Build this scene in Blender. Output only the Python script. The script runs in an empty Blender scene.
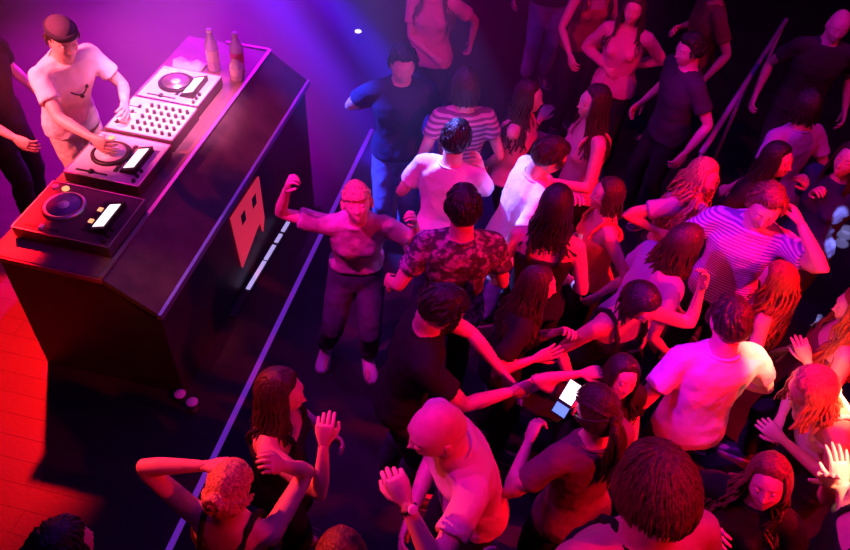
import bpy, math, random
import numpy as np
from mathutils import noise as mnoise, Vector

# ---------------------------------------------------------------- camera model
F, PIT, ROLL, YAW, CH = 752.9, 0.80069, 0.10176, 0.14775, 4.2
W, HH = 850, 550
V = lambda *a: np.array(a, float)
fwd = V(0, math.cos(PIT), -math.sin(PIT)); upv = V(0, math.sin(PIT), math.cos(PIT)); rgt = V(1, 0, 0)
cR, sR = math.cos(ROLL), math.sin(ROLL)
CR = cR*rgt + sR*upv; CU = -sR*rgt + cR*upv
CAM = V(0, 0, CH)

def at(x, y, z=0.0):
    d = CR*(x-425)/F - CU*(y-275)/F + fwd
    return CAM + d*((z-CH)/d[2])

S = bpy.context.scene
COL = S.collection
Z = V(0, 0, 1)

def nrm(v):
    n = np.linalg.norm(v)
    return v/n if n > 1e-9 else v

# ---------------------------------------------------------------- materials
MATS = {}
def mat(name, color, rough=0.6, metal=0.0, emit=0.0, ecol=None, noise=0.0, nscale=12.0, bump=0.0, bscale=30.0,
        spec=0.5, kind=None, c2=None, sheen=0.0, trans=0.0, alpha=1.0, coat=0.0):
    if name in MATS: return MATS[name]
    m = bpy.data.materials.new(name); m.use_nodes = True
    nt = m.node_tree; b = nt.nodes['Principled BSDF']
    b.inputs['Base Color'].default_value = (*color, 1)
    b.inputs['Roughness'].default_value = rough
    b.inputs['Metallic'].default_value = metal
    b.inputs['Specular IOR Level'].default_value = spec
    b.inputs['Sheen Weight'].default_value = sheen
    b.inputs['Transmission Weight'].default_value = trans
    b.inputs['Coat Weight'].default_value = coat
    if emit:
        b.inputs['Emission Color'].default_value = (*(ecol or color), 1)
        b.inputs['Emission Strength'].default_value = emit
    tc = nt.nodes.new('ShaderNodeTexCoord')
    def ramp(fac, ca, cb, lo=0.35, hi=0.65):
        r = nt.nodes.new('ShaderNodeValToRGB')
        r.color_ramp.elements[0].position = lo; r.color_ramp.elements[1].position = hi
        r.color_ramp.elements[0].color = (*ca, 1); r.color_ramp.elements[1].color = (*cb, 1)
        nt.links.new(fac, r.inputs[0]); nt.links.new(r.outputs[0], b.inputs['Base Color'])
    if kind == 'stripes':
        w = nt.nodes.new('ShaderNodeTexWave'); w.bands_direction = 'Z'; w.inputs['Scale'].default_value = nscale
        w.inputs['Distortion'].default_value = 0.6; w.inputs['Detail'].default_value = 1
        nt.links.new(tc.outputs['Object'], w.inputs['Vector']); ramp(w.outputs['Fac'], color, c2, 0.45, 0.55)
    elif kind == 'blotch':
        w = nt.nodes.new('ShaderNodeTexVoronoi'); w.inputs['Scale'].default_value = nscale
        n2 = nt.nodes.new('ShaderNodeTexNoise'); n2.inputs['Scale'].default_value = nscale*0.8; n2.inputs['Detail'].default_value = 3
        nt.links.new(tc.outputs['Object'], n2.inputs['Vector'])
        mx = nt.nodes.new('ShaderNodeMixRGB'); mx.inputs[0].default_value = 0.25
        nt.links.new(tc.outputs['Object'], mx.inputs[1]); nt.links.new(n2.outputs['Color'], mx.inputs[2])
        nt.links.new(mx.outputs[0], w.inputs['Vector']); ramp(w.outputs['Distance'], color, c2, 0.25, 0.6)
    elif kind == 'hair':
        n2 = nt.nodes.new('ShaderNodeTexNoise'); n2.inputs['Scale'].default_value = nscale; n2.inputs['Detail'].default_value = 5
        mp = nt.nodes.new('ShaderNodeMapping'); mp.inputs['Scale'].default_value = (4, 4, 0.7)
        nt.links.new(tc.outputs['Object'], mp.inputs[0]); nt.links.new(mp.outputs[0], n2.inputs['Vector'])
        ramp(n2.outputs['Fac'], tuple(c*0.45 for c in color), tuple(min(1, c*1.5) for c in color), 0.3, 0.7)
        bp = nt.nodes.new('ShaderNodeBump'); bp.inputs['Strength'].default_value = 0.7; bp.inputs['Distance'].default_value = 0.01
        nt.links.new(n2.outputs['Fac'], bp.inputs['Height']); nt.links.new(bp.outputs[0], b.inputs['Normal'])
    elif noise:
        n2 = nt.nodes.new('ShaderNodeTexNoise'); n2.inputs['Scale'].default_value = nscale; n2.inputs['Detail'].default_value = 4
        nt.links.new(tc.outputs['Object'], n2.inputs['Vector'])
        ramp(n2.outputs['Fac'], tuple(max(0, c*(1-noise)) for c in color), tuple(min(1, c*(1+noise)) for c in color))
    if bump:
        n3 = nt.nodes.new('ShaderNodeTexNoise'); n3.inputs['Scale'].default_value = bscale; n3.inputs['Detail'].default_value = 3
        nt.links.new(tc.outputs['Object'], n3.inputs['Vector'])
        bp = nt.nodes.new('ShaderNodeBump'); bp.inputs['Strength'].default_value = bump; bp.inputs['Distance'].default_value = 0.02
        nt.links.new(n3.outputs['Fac'], bp.inputs['Height']); nt.links.new(bp.outputs[0], b.inputs['Normal'])
    MATS[name] = m
    return m

def cloth(name, color, **k):
    k.setdefault('rough', 0.85); k.setdefault('bump', 0.5); k.setdefault('bscale', 14); k.setdefault('spec', 0.25)
    return mat('cloth_'+name, color, **k)

SKIN = {'fair': mat('skin_fair', (0.72, 0.47, 0.36), 0.5, noise=0.06, nscale=30),
        'tan': mat('skin_tan', (0.58, 0.35, 0.25), 0.5, noise=0.06, nscale=30)}
HAIRC = {'black': mat('hair_black', (0.02, 0.015, 0.014), 0.38, kind='hair', nscale=25),
         'dark': mat('hair_dark_brown', (0.05, 0.028, 0.018), 0.4, kind='hair', nscale=25),
         'brown': mat('hair_brown', (0.16, 0.075, 0.04), 0.42, kind='hair', nscale=25),
         'red': mat('hair_auburn', (0.25, 0.07, 0.03), 0.42, kind='hair', nscale=25),
         'blonde': mat('hair_blonde', (0.62, 0.42, 0.2), 0.42, kind='hair', nscale=25)}
LIP = mat('lip', (0.5, 0.16, 0.15), 0.4)
EYEW = mat('eye_white', (0.8, 0.8, 0.78), 0.25)
IRIS = mat('eye_iris', (0.03, 0.02, 0.015), 0.15)
NAIL = None
TOPM = {
 'white': cloth('white', (0.82, 0.8, 0.76)), 'cream': cloth('cream', (0.75, 0.68, 0.55)),
 'black': cloth('black', (0.018, 0.017, 0.02)), 'charcoal': cloth('charcoal', (0.05, 0.045, 0.055)),
 'pink': cloth('pink', (0.75, 0.3, 0.42)), 'rose': cloth('rose', (0.62, 0.32, 0.36)),
 'red': cloth('red', (0.55, 0.06, 0.05)), 'orange': cloth('orange', (0.75, 0.25, 0.1)),
 'lilac': cloth('lilac', (0.5, 0.42, 0.66)), 'navy': cloth('navy', (0.03, 0.035, 0.09)),
 'maroon': cloth('maroon', (0.22, 0.05, 0.06)), 'plum': cloth('plum', (0.17, 0.07, 0.12)), 'grey': cloth('grey', (0.3, 0.29, 0.31)),
 'stripe': cloth('fine_stripes', (0.8, 0.74, 0.82), kind='stripes', c2=(0.28, 0.2, 0.45), nscale=16),
 'stripe2': cloth('pink_stripes', (0.72, 0.4, 0.5), kind='stripes', c2=(0.25, 0.1, 0.2), nscale=9),
 'floral': cloth('floral', (0.45, 0.36, 0.5), kind='blotch', c2=(0.06, 0.045, 0.08), nscale=16),
 'plaid': cloth('faded_blotches', (0.6, 0.5, 0.55), kind='blotch', c2=(0.35, 0.25, 0.3), nscale=9),
}
BOTM = {'jeans': cloth('blue_denim', (0.16, 0.24, 0.42), noise=0.25, nscale=10), 'black': cloth('black_trouser', (0.02, 0.02, 0.024)),
        'dark': cloth('dark_denim', (0.05, 0.06, 0.1), noise=0.2, nscale=10), 'cream': cloth('cream_trouser', (0.7, 0.62, 0.48)),
        'pale': cloth('pale_denim', (0.42, 0.46, 0.56), noise=0.2, nscale=10)}
SHOE = mat('shoe_dark', (0.04, 0.04, 0.05), 0.5); SHOEW = mat('shoe_white', (0.7, 0.7, 0.72), 0.5); SOLE = mat('shoe_sole', (0.5, 0.5, 0.5), 0.7)

# ---------------------------------------------------------------- mesh helpers
class MB:
    """collects lofts and boxes; build() links them as one mesh object"""
    def __init__(s): s.v = []; s.f = []; s.m = []
    def add(s, v, f, m=0):
        o = len(s.v); s.v.extend([tuple(p) for p in v]); s.f.extend([tuple(i+o for i in q) for q in f])
        if isinstance(m, int): s.m.extend([m]*len(f))
        else: s.m.extend(m)
    def loft(s, rings, m=0, cap=True):
        n = len(rings[0]); v = [p for r in rings for p in r]; f = []
        for i in range(len(rings)-1):
            for j in range(n):
                a, b = i*n+j, i*n+(j+1) % n
                f.append((a, b, b+n, a+n))
        if cap:
            f.append(tuple(range(n-1, -1, -1))); f.append(tuple((len(rings)-1)*n+j for j in range(n)))
        s.add(v, f, m)
    def tube(s, pts, rad, n=10, m=0, flat=None, ref=None, sub=1, round_ends=True):
        """pts: chain; rad: radius per point; flat: (scale of second axis); ref: side vector"""
        pts = [np.asarray(p, float) for p in pts]; rad = list(rad)
        if sub > 1: pts, rad = smooth_chain(pts, rad, sub)
        rings = []; N = len(pts); prev = None
        for i, p in enumerate(pts):
            t = nrm(pts[min(i+1, N-1)]-pts[max(i-1, 0)])
            if ref is not None and i == 0: prev = np.asarray(ref, float)
            if prev is None: prev = V(1, 0, 0) if abs(t[0]) < 0.8 else V(0, 1, 0)
            a = nrm(prev - t*(prev@t)); b = np.cross(t, a); prev = a
            k = flat if flat else 1.0
            ring = lambda c, r: [c + r*(math.cos(w)*a + k*math.sin(w)*b) for w in np.arange(n)*2*math.pi/n]
            if round_ends and i == 0:
                rings.append(ring(p-t*rad[0]*0.85, rad[0]*0.35)); rings.append(ring(p-t*rad[0]*0.5, rad[0]*0.8))
            rings.append(ring(p, rad[i]))
            if round_ends and i == N-1:
                rings.append(ring(p+t*rad[i]*0.5, rad[i]*0.8)); rings.append(ring(p+t*rad[i]*0.85, rad[i]*0.35))
        s.loft(rings, m)
    def ball(s, c, r, n=12, k=8, m=0, ax=None):
        c = np.asarray(c, float); r = V(r, r, r) if np.isscalar(r) else np.asarray(r, float)
        ax = np.eye(3) if ax is None else ax
        rings = []
        for i in range(1, k):
            th = math.pi*i/k
            rings.append([c + ax.T @ (r*V(math.sin(th)*math.cos(w), math.sin(th)*math.sin(w), -math.cos(th))) for w in np.arange(n)*2*math.pi/n])
        s.loft(rings, m)
    def box(s, lo, hi, m=0, bev=0.0):
        x0, y0, z0 = lo; x1, y1, z1 = hi
        if bev:
            b = bev
            r = lambda z, i: [(x0+b+i, y0+i, z), (x1-b-i, y0+i, z), (x1-i, y0+b+i, z), (x1-i, y1-b-i, z), (x1-b-i, y1-i, z), (x0+b+i, y1-i, z), (x0+i, y1-b-i, z), (x0+i, y0+b+i, z)]
            s.loft([r(z0, 0), r(z1-b, 0), r(z1, b)], m)
        else:
            s.loft([[(x0, y0, z0), (x1, y0, z0), (x1, y1, z0), (x0, y1, z0)], [(x0, y0, z1), (x1, y0, z1), (x1, y1, z1), (x0, y1, z1)]], m)
    def cyl(s, c, r, h, n=24, m=0, r2=None):
        c = np.asarray(c, float); r2 = r if r2 is None else r2
        rg = lambda rr, z: [c+V(rr*math.cos(w), rr*math.sin(w), z) for w in np.arange(n)*2*math.pi/n]
        s.loft([rg(r, 0), rg(r2, h)], m)
    def lathe(s, c, prof, n=20, m=0):
        c = np.asarray(c, float)
        s.loft([[c+V(r*math.cos(w), r*math.sin(w), z) for w in np.arange(n)*2*math.pi/n] for r, z in prof], m)
    def mesh(s, name):
        me = bpy.data.meshes.new(name); me.from_pydata(s.v, [], s.f); return me
    def build(s, name, mats, parent=None, smooth=True, loc=None):
        me = s.mesh(name)
        for mm in (mats if isinstance(mats, (list, tuple)) else [mats]): me.materials.append(mm)
        me.polygons.foreach_set('material_index', s.m)
        me.polygons.foreach_set('use_smooth', [smooth]*len(s.f)); me.update()
        o = bpy.data.objects.new(name, me); COL.objects.link(o)
        if parent is not None: o.parent = parent
        if loc is not None: o.location = loc
        return o

def smooth_chain(pts, rad, sub):
    P, Rr = [], []
    n = len(pts)
    for i in range(n-1):
        p0, p1, p2, p3 = pts[max(i-1, 0)], pts[i], pts[i+1], pts[min(i+2, n-1)]
        for k in range(sub):
            t = k/sub
            P.append(0.5*((2*p1)+(-p0+p2)*t+(2*p0-5*p1+4*p2-p3)*t*t+(-p0+3*p1-3*p2+p3)*t**3))
            Rr.append(rad[i]*(1-t)+rad[i+1]*t)
    P.append(pts[-1]); Rr.append(rad[-1])
    return P, Rr

def empty(name, loc, label, cat, group=None, rot=0.0):
    o = bpy.data.objects.new(name, None); COL.objects.link(o); o.location = loc; o.rotation_euler.z = rot
    o.empty_display_size = 0.1
    tag(o, label, cat, group); return o
def tag(o, label, cat, group=None):
    o['label'] = label; o['category'] = cat
    if group: o['group'] = group
    return o
def struct(o): o['kind'] = 'structure'; return o

# ---------------------------------------------------------------- people
REMESH = []   # (object, voxel, smooth iterations, displace)
TEX = bpy.data.textures.new('folds', 'CLOUDS'); TEX.noise_scale = 0.09; TEX.noise_depth = 2

def remesh_later(o, vox, it, disp=0.0): REMESH.append((o, vox, it, disp))

def head_grid():
    NU, NV = 48, 40
    dirs = []
    for i in range(NV+1):
        th = math.pi*i/NV
        for j in range(NU):
            ph = 2*math.pi*j/NU
            dirs.append((math.sin(th)*math.sin(ph), math.sin(th)*math.cos(ph), math.cos(th)))
    faces = []
    for i in range(NV):
        for j in range(NU):
            a, b = i*NU+j, i*NU+(j+1) % NU
            faces.append((a, b, b+NU, a+NU))
    return np.array(dirs), faces
HD, HF = head_grid()
sm = lambda x, a, b: (lambda t: t*t*(3-2*t))(np.clip((x-a)/(b-a), 0, 1))

def head_shape(fem):
    d = HD
    x, y, z = d[:, 0]*0.074, d[:, 1]*0.096, d[:, 2]*0.117
    low = sm(-z, 0.015, 0.115)
    x = x*(1-(0.36 if fem else 0.27)*low)
    y = np.where(y < 0, y*(1-0.5*low), y*(1-0.06*low))
    y = y + 0.012*low
    y = np.where(y > 0.082, 0.082+(y-0.082)*0.5, y)          # flatter face
    top = sm(z, 0.05, 0.117); y = y - 0.008*top
    front = (d[:, 1] > 0.1)
    g = lambda cx, cz, sx, sz: np.exp(-((np.abs(x)-cx)/sx)**2-((z-cz)/sz)**2)
    nose = np.exp(-(x/0.0115)**2)*(np.exp(-((z+0.026)/0.013)**2)*0.023+np.exp(-((z-0.002)/0.022)**2)*0.011)
    dy = nose - 0.011*g(0.031, 0.012, 0.015, 0.011) + 0.006*g(0.03, 0.034, 0.02, 0.008)
    dy = dy + 0.0075*np.exp(-(x/0.019)**2-((z+0.056)/0.006)**2) + 0.0075*np.exp(-(x/0.016)**2-((z+0.069)/0.006)**2) - 0.003*np.exp(-(x/0.024)**2-((z+0.0625)/0.003)**2)
    dy = dy + 0.009*np.exp(-(x/0.018)**2-((z+0.095)/0.014)**2) + 0.004*g(0.042, -0.022, 0.015, 0.016)
    y = y + np.where(front, dy, 0)
    return np.stack([x, y, z], 1)
HEADS = {True: head_shape(True), False: head_shape(False)}

def head_mats(P):
    out = []
    for f in HF:
        c = P[list(f)].mean(0); k = 0
        if c[1] > 0.05:
            if abs(c[0]) < 0.024 and abs(c[2]+0.0625) < 0.0115*(1-abs(c[0])/0.03): k = 2
            elif 0.014 < abs(c[0]) < 0.046 and abs(c[2]-0.033+0.25*max(0, abs(c[0])-0.034)) < 0.0058: k = 1
        out.append(k)
    return out
HM = {k: head_mats(v) for k, v in HEADS.items()}

TORSO_M = [(0.465, 0.062, 0.052, 0.0), (0.5, 0.092, 0.066, -0.006), (0.535, 0.098, 0.069, -0.008), (0.575, 0.093, 0.061, -0.003), (0.62, 0.085, 0.055, 0.002),
           (0.67, 0.089, 0.059, 0.004), (0.72, 0.1, 0.066, 0.005), (0.765, 0.107, 0.066, 0.002), (0.8, 0.104, 0.055, -0.004), (0.825, 0.08, 0.045, -0.006), (0.845, 0.05, 0.04, -0.004)]
TORSO_F = [(0.465, 0.064, 0.052, 0.0), (0.5, 0.096, 0.067, -0.008), (0.535, 0.1, 0.069, -0.008), (0.575, 0.09, 0.058, -0.002), (0.62, 0.073, 0.049, 0.003),
           (0.67, 0.077, 0.053, 0.004), (0.72, 0.086, 0.06, 0.006), (0.765, 0.092, 0.058, 0.002), (0.8, 0.09, 0.048, -0.004), (0.825, 0.068, 0.04, -0.006), (0.845, 0.044, 0.037, -0.004)]

def hand_mb(mb, wrist, xdir, back, side, s, curl, m=0):
    """side=+1: thumb towards +y of the hand frame"""
    x = nrm(xdir); n = nrm(back - x*(back@x)); y = np.cross(n, x)*side
    p = lambda a, b, c: wrist + (x*a + y*b + n*c)*s
    rg = lambda a, hw, ht, b0=0, c0=0: [p(a, b0+hw*math.cos(w)*(1 if side > 0 else 1), c0+ht*math.sin(w)) for w in np.arange(10)*2*math.pi/10*side]
    mb.loft([rg(-0.03, 0.022, 0.017), rg(0.0, 0.026, 0.019), rg(0.03, 0.036, 0.018), rg(0.06, 0.042, 0.016), rg(0.085, 0.041, 0.013), rg(0.096, 0.035, 0.008)], m)
    for k, (b, L, a0) in enumerate([(0.03, 0.072, 0.088), (0.01, 0.08, 0.092), (-0.011, 0.074, 0.089), (-0.03, 0.058, 0.082)]):
        pts = [p(a0-0.02, b, 0)]; a, c = a0, 0.0; ang = 0; bb = b
        rad = [0.0095]
        pts.append(p(a, b, 0)); rad.append(0.0095)
        for q, (fr, bend) in enumerate([(0.45, 0.75), (0.3, 1.05), (0.25, 0.75)]):
            ang += curl*bend*(1+0.08*k); a += L*fr*math.cos(ang); c -= L*fr*math.sin(ang); bb += b*0.12*(1-curl)
            pts.append(p(a, bb, c)); rad.append([0.0088, 0.0078, 0.006][q])
        mb.tube(pts, [r*s for r in rad], n=7, m=m)
    th = 0.75-0.3*curl
    mb.tube([p(0.012, 0.02, -0.004), p(0.035, 0.04, -0.01), p(0.058+0.01*curl, 0.062-0.012*curl, -0.014-0.012*curl), p(0.085, 0.074-0.03*curl, -0.016-0.03*curl)],
            [0.014*s, 0.0125*s, 0.0105*s, 0.0075*s], n=7, m=m)

def hair_cap(mb, P, s, tr, style, t, m=0):
    """shell over the cranium that thins out at the hairline"""
    x, y, z = P[:, 0], P[:, 1], P[:, 2]
    az = np.arctan2(np.abs(x), y)
    line = np.interp(az, [0, 0.55, 0.95, 1.35, 1.7, 2.3, 3.15], [0.078, 0.07, 0.048, 0.008, -0.015, -0.06, -0.075] if style != 'crop' else [0.066, 0.06, 0.05, 0.02, 0.0, -0.03, -0.045])
    mar = z-line
    g = sm(mar, -0.004, 0.03)
    nse = np.array([mnoise.noise(Vector((a*38, b*38, c*16))) for a, b, c in P])
    Q = P*(1+((t*g+0.004*nse*g)/0.095)[:, None]) - (HD*0.004)*(1-g)[:, None]
    keep = [f for f in HF if np.mean(mar[list(f)]) > -0.006]
    idx = sorted({i for f in keep for i in f}); mp = {i: k for k, i in enumerate(idx)}
    mb.add([tr(Q[i]*s) for i in idx], [tuple(mp[i] for i in f) for f in keep], m)

def person(label, hp, face, h=1.72, fem=False, lean=4, side=0, twist=0, hyaw=0, hpitch=8, hroll=0, skin='fair', hair='short', hc='dark', hlen=0.4, wave=0.006,
           top=('tee', 'black'), bot='black', shoe='dark', L=None, R=None, base=0.0, stance=0.13, step=0.05, extra=None, hs=1.0, crouch=0.0, group=None, xy=None, feet=None, lhint=None, rhint=None, curl=(0.5, 0.5), hem=None, tufts=150):
    rnd = random.Random(label)
    a = math.radians(face)
    f = V(math.cos(a), math.sin(a), 0); r = V(math.sin(a), -math.cos(a), 0)
    T = TORSO_F if fem else TORSO_M
    le, sd, tw = math.radians(lean), math.radians(side), math.radians(twist)
    # --- spine
    zs = np.linspace(0.53, 0.93, 41); pos = V(0, 0, 0.53*h)-V(0, 0, crouch); cen = {}; frames = []
    prevz = 0.53
    for zz in zs:
        k = float(sm(zz, 0.53, 0.74)); kn = 1-0.55*float(sm(zz, 0.84, 0.9))
        al, sl = le*k*kn, sd*k*kn
        dirv = nrm(Z*math.cos(al)*math.cos(sl) + f*math.sin(al) - r*math.sin(sl))
        pos = pos + dirv*(zz-prevz)*h; prevz = zz
        t_ = tw*k; rr = r*math.cos(t_)+f*math.sin(t_); rr = nrm(rr-dirv*(rr@dirv)); ff = np.cross(dirv, rr)
        ff = np.cross(dirv, rr)
        ff = -ff if ff@f < 0 else ff
        frames.append((pos.copy(), rr, ff, dirv))
    def fr(zz):
        if zz <= 0.53: return (V(0, 0, zz*h-crouch), r, f, Z)
        i = min(40, max(0, (zz-0.53)/0.01)); i0 = int(i); i1 = min(40, i0+1); w = i-i0
        A, B = frames[i0], frames[i1]
        return tuple(A[q]*(1-w)+B[q]*w for q in range(4))
    # --- head frame
    hc0, hr0, hf0, hu0 = fr(0.925)
    hy, hpch, hrl = math.radians(hyaw), math.radians(hpitch), math.radians(hroll)
    hr_ = hr0*math.cos(hy)+hf0*math.sin(hy)
    hf_ = np.cross(hu0, hr_); hf_ = hf_ if hf_@(hf0*math.cos(hy)-hr0*math.sin(hy)) > -0.2 else -hf_
    hr_ = np.cross(hf_, hu0)
    f1 = hf_*math.cos(hpch)-hu0*math.sin(hpch); u1 = hu0*math.cos(hpch)+hf_*math.sin(hpch)
    r1 = hr_*math.cos(hrl)-u1*math.sin(hrl); u1 = u1*math.cos(hrl)+hr_*math.sin(hrl)
    hsc = h/1.72*hs*(0.97 if fem else 1.03)
    hcen = hc0 + u1*0.012 + f1*0.022*hsc
    # --- place
    if xy is None:
        q = at(hp[0], hp[1], hcen[2]+base)
        root = V(q[0]-hcen[0], q[1]-hcen[1], base)
    else: root = V(xy[0], xy[1], base)
    E = empty('person', tuple(root), label, 'person', group or 'people on the dance floor')
    tr = lambda p: hcen + r1*p[0] + f1*p[1] + u1*p[2]
    # --- joints
    shw = 0.093 if fem else 0.106
    SC, sr, sf, su = fr(0.812)
    kk = 0.9 if fem else 1.0
    Lu, Lf = 0.168*h, 0.148*h
    arms = []
    for sgn, spec, hint, cu in ((-1, L, lhint, curl[0]), (1, R, rhint, curl[1])):
        S0 = SC + sr*sgn*shw*h - su*0.004*h
        if spec is None: spec = ('r', 0.04, 0.10, -0.285)
        if spec[0] == 'p': Tg = at(*spec[1:4])-root
        elif spec[0] == 'q':                                # on the sight line, at a fraction of the reach; spec[4] picks the nearer (1) or farther (-1) point
            zz_ = np.linspace(0.5, 2.2, 171); cand = [at(spec[1], spec[2], q+base)-root for q in zz_]
            dd = np.array([np.linalg.norm(q-S0) for q in cand]); im = int(np.argmin(dd)); want = spec[3]*(Lu+Lf)
            rng_ = range(im, 171) if spec[4] > 0 else range(0, im+1)
            Tg = cand[min(rng_, key=lambda i: abs(dd[i]-want))]
        else: Tg = S0 + (sf*spec[1] + sr*sgn*spec[2] + Z*spec[3])*h
        d = Tg-S0; D = np.linalg.norm(d); Lx = Lf+0.062*h/1.72; Dm = (Lu+Lx)*0.985
        if D > Dm: d = d*Dm/D; D = Dm
        D = max(D, 0.09); d = nrm(d)
        hv = -Z*0.8 - sf*0.5 + sr*sgn*0.45 if hint is None else (at(*hint[1:4])-root-(S0+Tg)*0.5) if hint[0] == 'p' else (sf*hint[0]+sr*sgn*hint[1]+Z*hint[2])
        hv = nrm(hv-d*(hv@d))
        ca = (Lu*Lu+D*D-Lx*Lx)/(2*Lu*D); ca = max(-1, min(1, ca))
        El = S0 + d*Lu*ca + hv*Lu*math.sqrt(1-ca*ca); Wr = El+(S0+d*D-El)*Lf/Lx
        arms.append((sgn, S0, El, Wr, cu, hv))
    legs = []
    for sgn in (-1, 1):
        hipj = V(0, 0, 0.515*h-crouch)+r*sgn*0.052*h
        if feet is not None: ank = at(*feet[0 if sgn < 0 else 1], 0.0)-root; ank = V(ank[0], ank[1], 0.05*h)
        else: ank = r*sgn*stance*0.5*h*0.9 + f*sgn*step + V(0, 0, 0.05*h)
        d = ank-hipj; D = np.linalg.norm(d); l1, l2 = 0.242*h, 0.232*h
        D = min(D, (l1+l2)*0.995); d = nrm(d); ank = hipj+d*D
        ca = max(-1, min(1, (l1*l1+D*D-l2*l2)/(2*l1*D))); hv = nrm(f-d*(f@d))
        legs.append((sgn, hipj, hipj+d*l1*ca+hv*l1*math.sqrt(1-ca*ca), ank))
    def ring(row, off=0.0, n=20, kx=1.0):
        zz, aa, bb, ys = row; c, rr, ff, uu = fr(zz)
        c = c+ff*ys*h; aa = aa*h*kx+off; bb = bb*h+off; out = []
        for w in np.arange(n)*2*math.pi/n:
            cw, sw = math.cos(w), math.sin(w); e = 2/2.4
            out.append(c + rr*aa*math.copysign(abs(cw)**e, cw) + ff*bb*math.copysign(abs(sw)**e, sw))
        return out
    bust = []
    if fem:
        bc, br, bf, bu = fr(0.735)
        bust = [bc+br*q*0.04*h+bf*0.046*h for q in (-1, 1)]
    arm_r = [0.0305*kk, 0.0285*kk, 0.0245*kk, 0.0215*kk, 0.0235*kk, 0.019*kk, 0.0145*kk]
    def arm_pts(A):
        sgn, S0, El, Wr, cu, hv = A
        return [S0, S0*0.6+El*0.4, S0*0.15+El*0.85, El, El*0.72+Wr*0.28, El*0.35+Wr*0.65, Wr]
    leg_r = [0.051, 0.047, 0.037, 0.0315, 0.034, 0.026, 0.0205]
    def leg_pts(G):
        sgn, a0, kn, an = G
        return [a0, a0*0.6+kn*0.4, a0*0.2+kn*0.8, kn, kn*0.7+an*0.3-f*0.008*h, kn*0.3+an*0.7, an]
    # --- body
    mb = MB()
    mb.loft([ring(q) for q in T])
    nb = fr(0.84)[0]-fr(0.84)[2]*0.006*h; nt = tr(V(0, -0.018, -0.06)*hsc)
    nr_ = (0.031 if fem else 0.036)*h
    mb.tube([nb-fr(0.84)[3]*0.03*h, nb*0.5+nt*0.5, nt], [nr_*1.2, nr_, nr_*1.0], n=14)
    for b_ in bust: mb.ball(b_, 0.027*h)
    for A in arms:
        P_ = arm_pts(A); mb.tube(P_, [q*h for q in arm_r], n=12)
        mb.tube([SC+sr*A[0]*0.03*h+su*0.008*h, A[1]], [0.03*h*kk, 0.03*h*kk], n=10)
    for G in legs:
        mb.tube(leg_pts(G), [q*h for q in leg_r], n=12)
        an = G[3]; mb.tube([an-V(0, 0, 0.025*h), an+f*0.1*h-V(0, 0, 0.032*h)], [0.02*h, 0.014*h], n=8)
    body = mb.build('body', [SKIN[skin], HAIRC[hc], LIP, EYEW, IRIS], E)
    remesh_later(body, 0.0125, 4)
    # head, ears, eyes, hands joined to the body after the remesh
    xb = MB(); P = HEADS[fem]
    xb.add([tr(p*hsc) for p in P], HF, HM[fem])
    ax = np.stack([r1, f1, u1])
    for q in (-1, 1):
        xb.ball(tr(V(q*0.074, -0.004, -0.006)*hsc), V(0.007, 0.016, 0.029)*hsc, n=10, k=7, m=0, ax=ax)
        ec = tr(V(q*0.031, 0.0765 if fem else 0.077, 0.011)*hsc)
        xb.ball(ec, 0.0125*hsc, n=10, k=8, m=3, ax=ax)
        xb.ball(ec+f1*0.0052*hsc-u1*0.001*hsc, 0.0086*hsc, n=8, k=6, m=4, ax=ax)
    for A in arms:
        sgn, S0, El, Wr, cu, hv = A
        xd = nrm(Wr-El); bk = sr*sgn*0.8+Z*0.5+hv*0.2
        hand_mb(xb, Wr, xd, bk, -sgn, h/1.72*(0.94 if fem else 1.03), cu)
    body['_x'] = 1; EXTRA[body.name] = xb
    # --- clothes
    kind, tm = top; tmat = TOPM[tm]; oc = 0.014
    hem = {'tee': 0.5, 'long': 0.5, 'tank': 0.53, 'crop': 0.64, 'halter': 0.55, 'vest': 0.53}[kind] if hem is None else hem
    mt = MB()
    rows = [q for q in T if q[0] >= hem]
    r0 = T[0]
    hr = [np.interp(hem, [q[0] for q in T], [q[k] for q in T]) for k in range(4)]
    rows = [tuple(hr)]+[q for q in rows if q[0] > hem+0.012]
    if kind in ('tank', 'halter'): rows = [q for q in rows if q[0] <= 0.77]
    mt.loft([ring(q, oc+(0.012 if i == 0 and kind != 'crop' else 0.004 if i < 3 else 0)) for i, q in enumerate(rows)])
    for b_ in bust: mt.ball(b_+sf*0.002, 0.027*h+oc)
    if kind in ('tank', 'halter', 'vest'):
        for q in (-1, 1):
            c1, r_1, f_1, u_1 = fr(0.765); c2, r_2, f_2, u_2 = fr(0.833); c3 = c1
            xx = 0.05*h*q if kind == 'tank' else 0.035*h*q
            mt.tube([c1+r_1*xx+f_1*0.062*h, fr(0.8)[0]+r_2*xx+f_2*0.056*h, c2+r_2*xx*1.05+f_2*0.018*h+u_2*0.012*h, c2+r_2*xx*1.05-f_2*0.022*h+u_2*0.01*h, fr(0.8)[0]+r_1*xx-f_1*0.056*h, c1+r_1*xx-f_1*0.062*h], [0.016]*6, n=8)
    if kind in ('tee', 'long', 'crop'):
        fs = {'tee': 0.62, 'crop': 0.5, 'long': 2.0}[kind]
        for A in arms:
            sgn, S0, El, Wr, cu, hv = A
            mt.tube([SC+sr*sgn*0.02*h+su*0.006*h, S0], [0.034*h*kk+0.012, 0.034*h*kk+0.012], n=10)
            if kind == 'long':
                mt.tube(arm_pts(A)[:6]+[Wr*0.93+El*0.07], [q*h+0.013 for q in arm_r], n=12)
            else:
                e1 = S0+(El-S0)*fs
                mt.tube([S0, S0*0.5+e1*0.5, e1], [0.0305*kk*h+0.014, 0.03*kk*h+0.015, 0.028*kk*h+0.02], n=12, round_ends=False)
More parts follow.
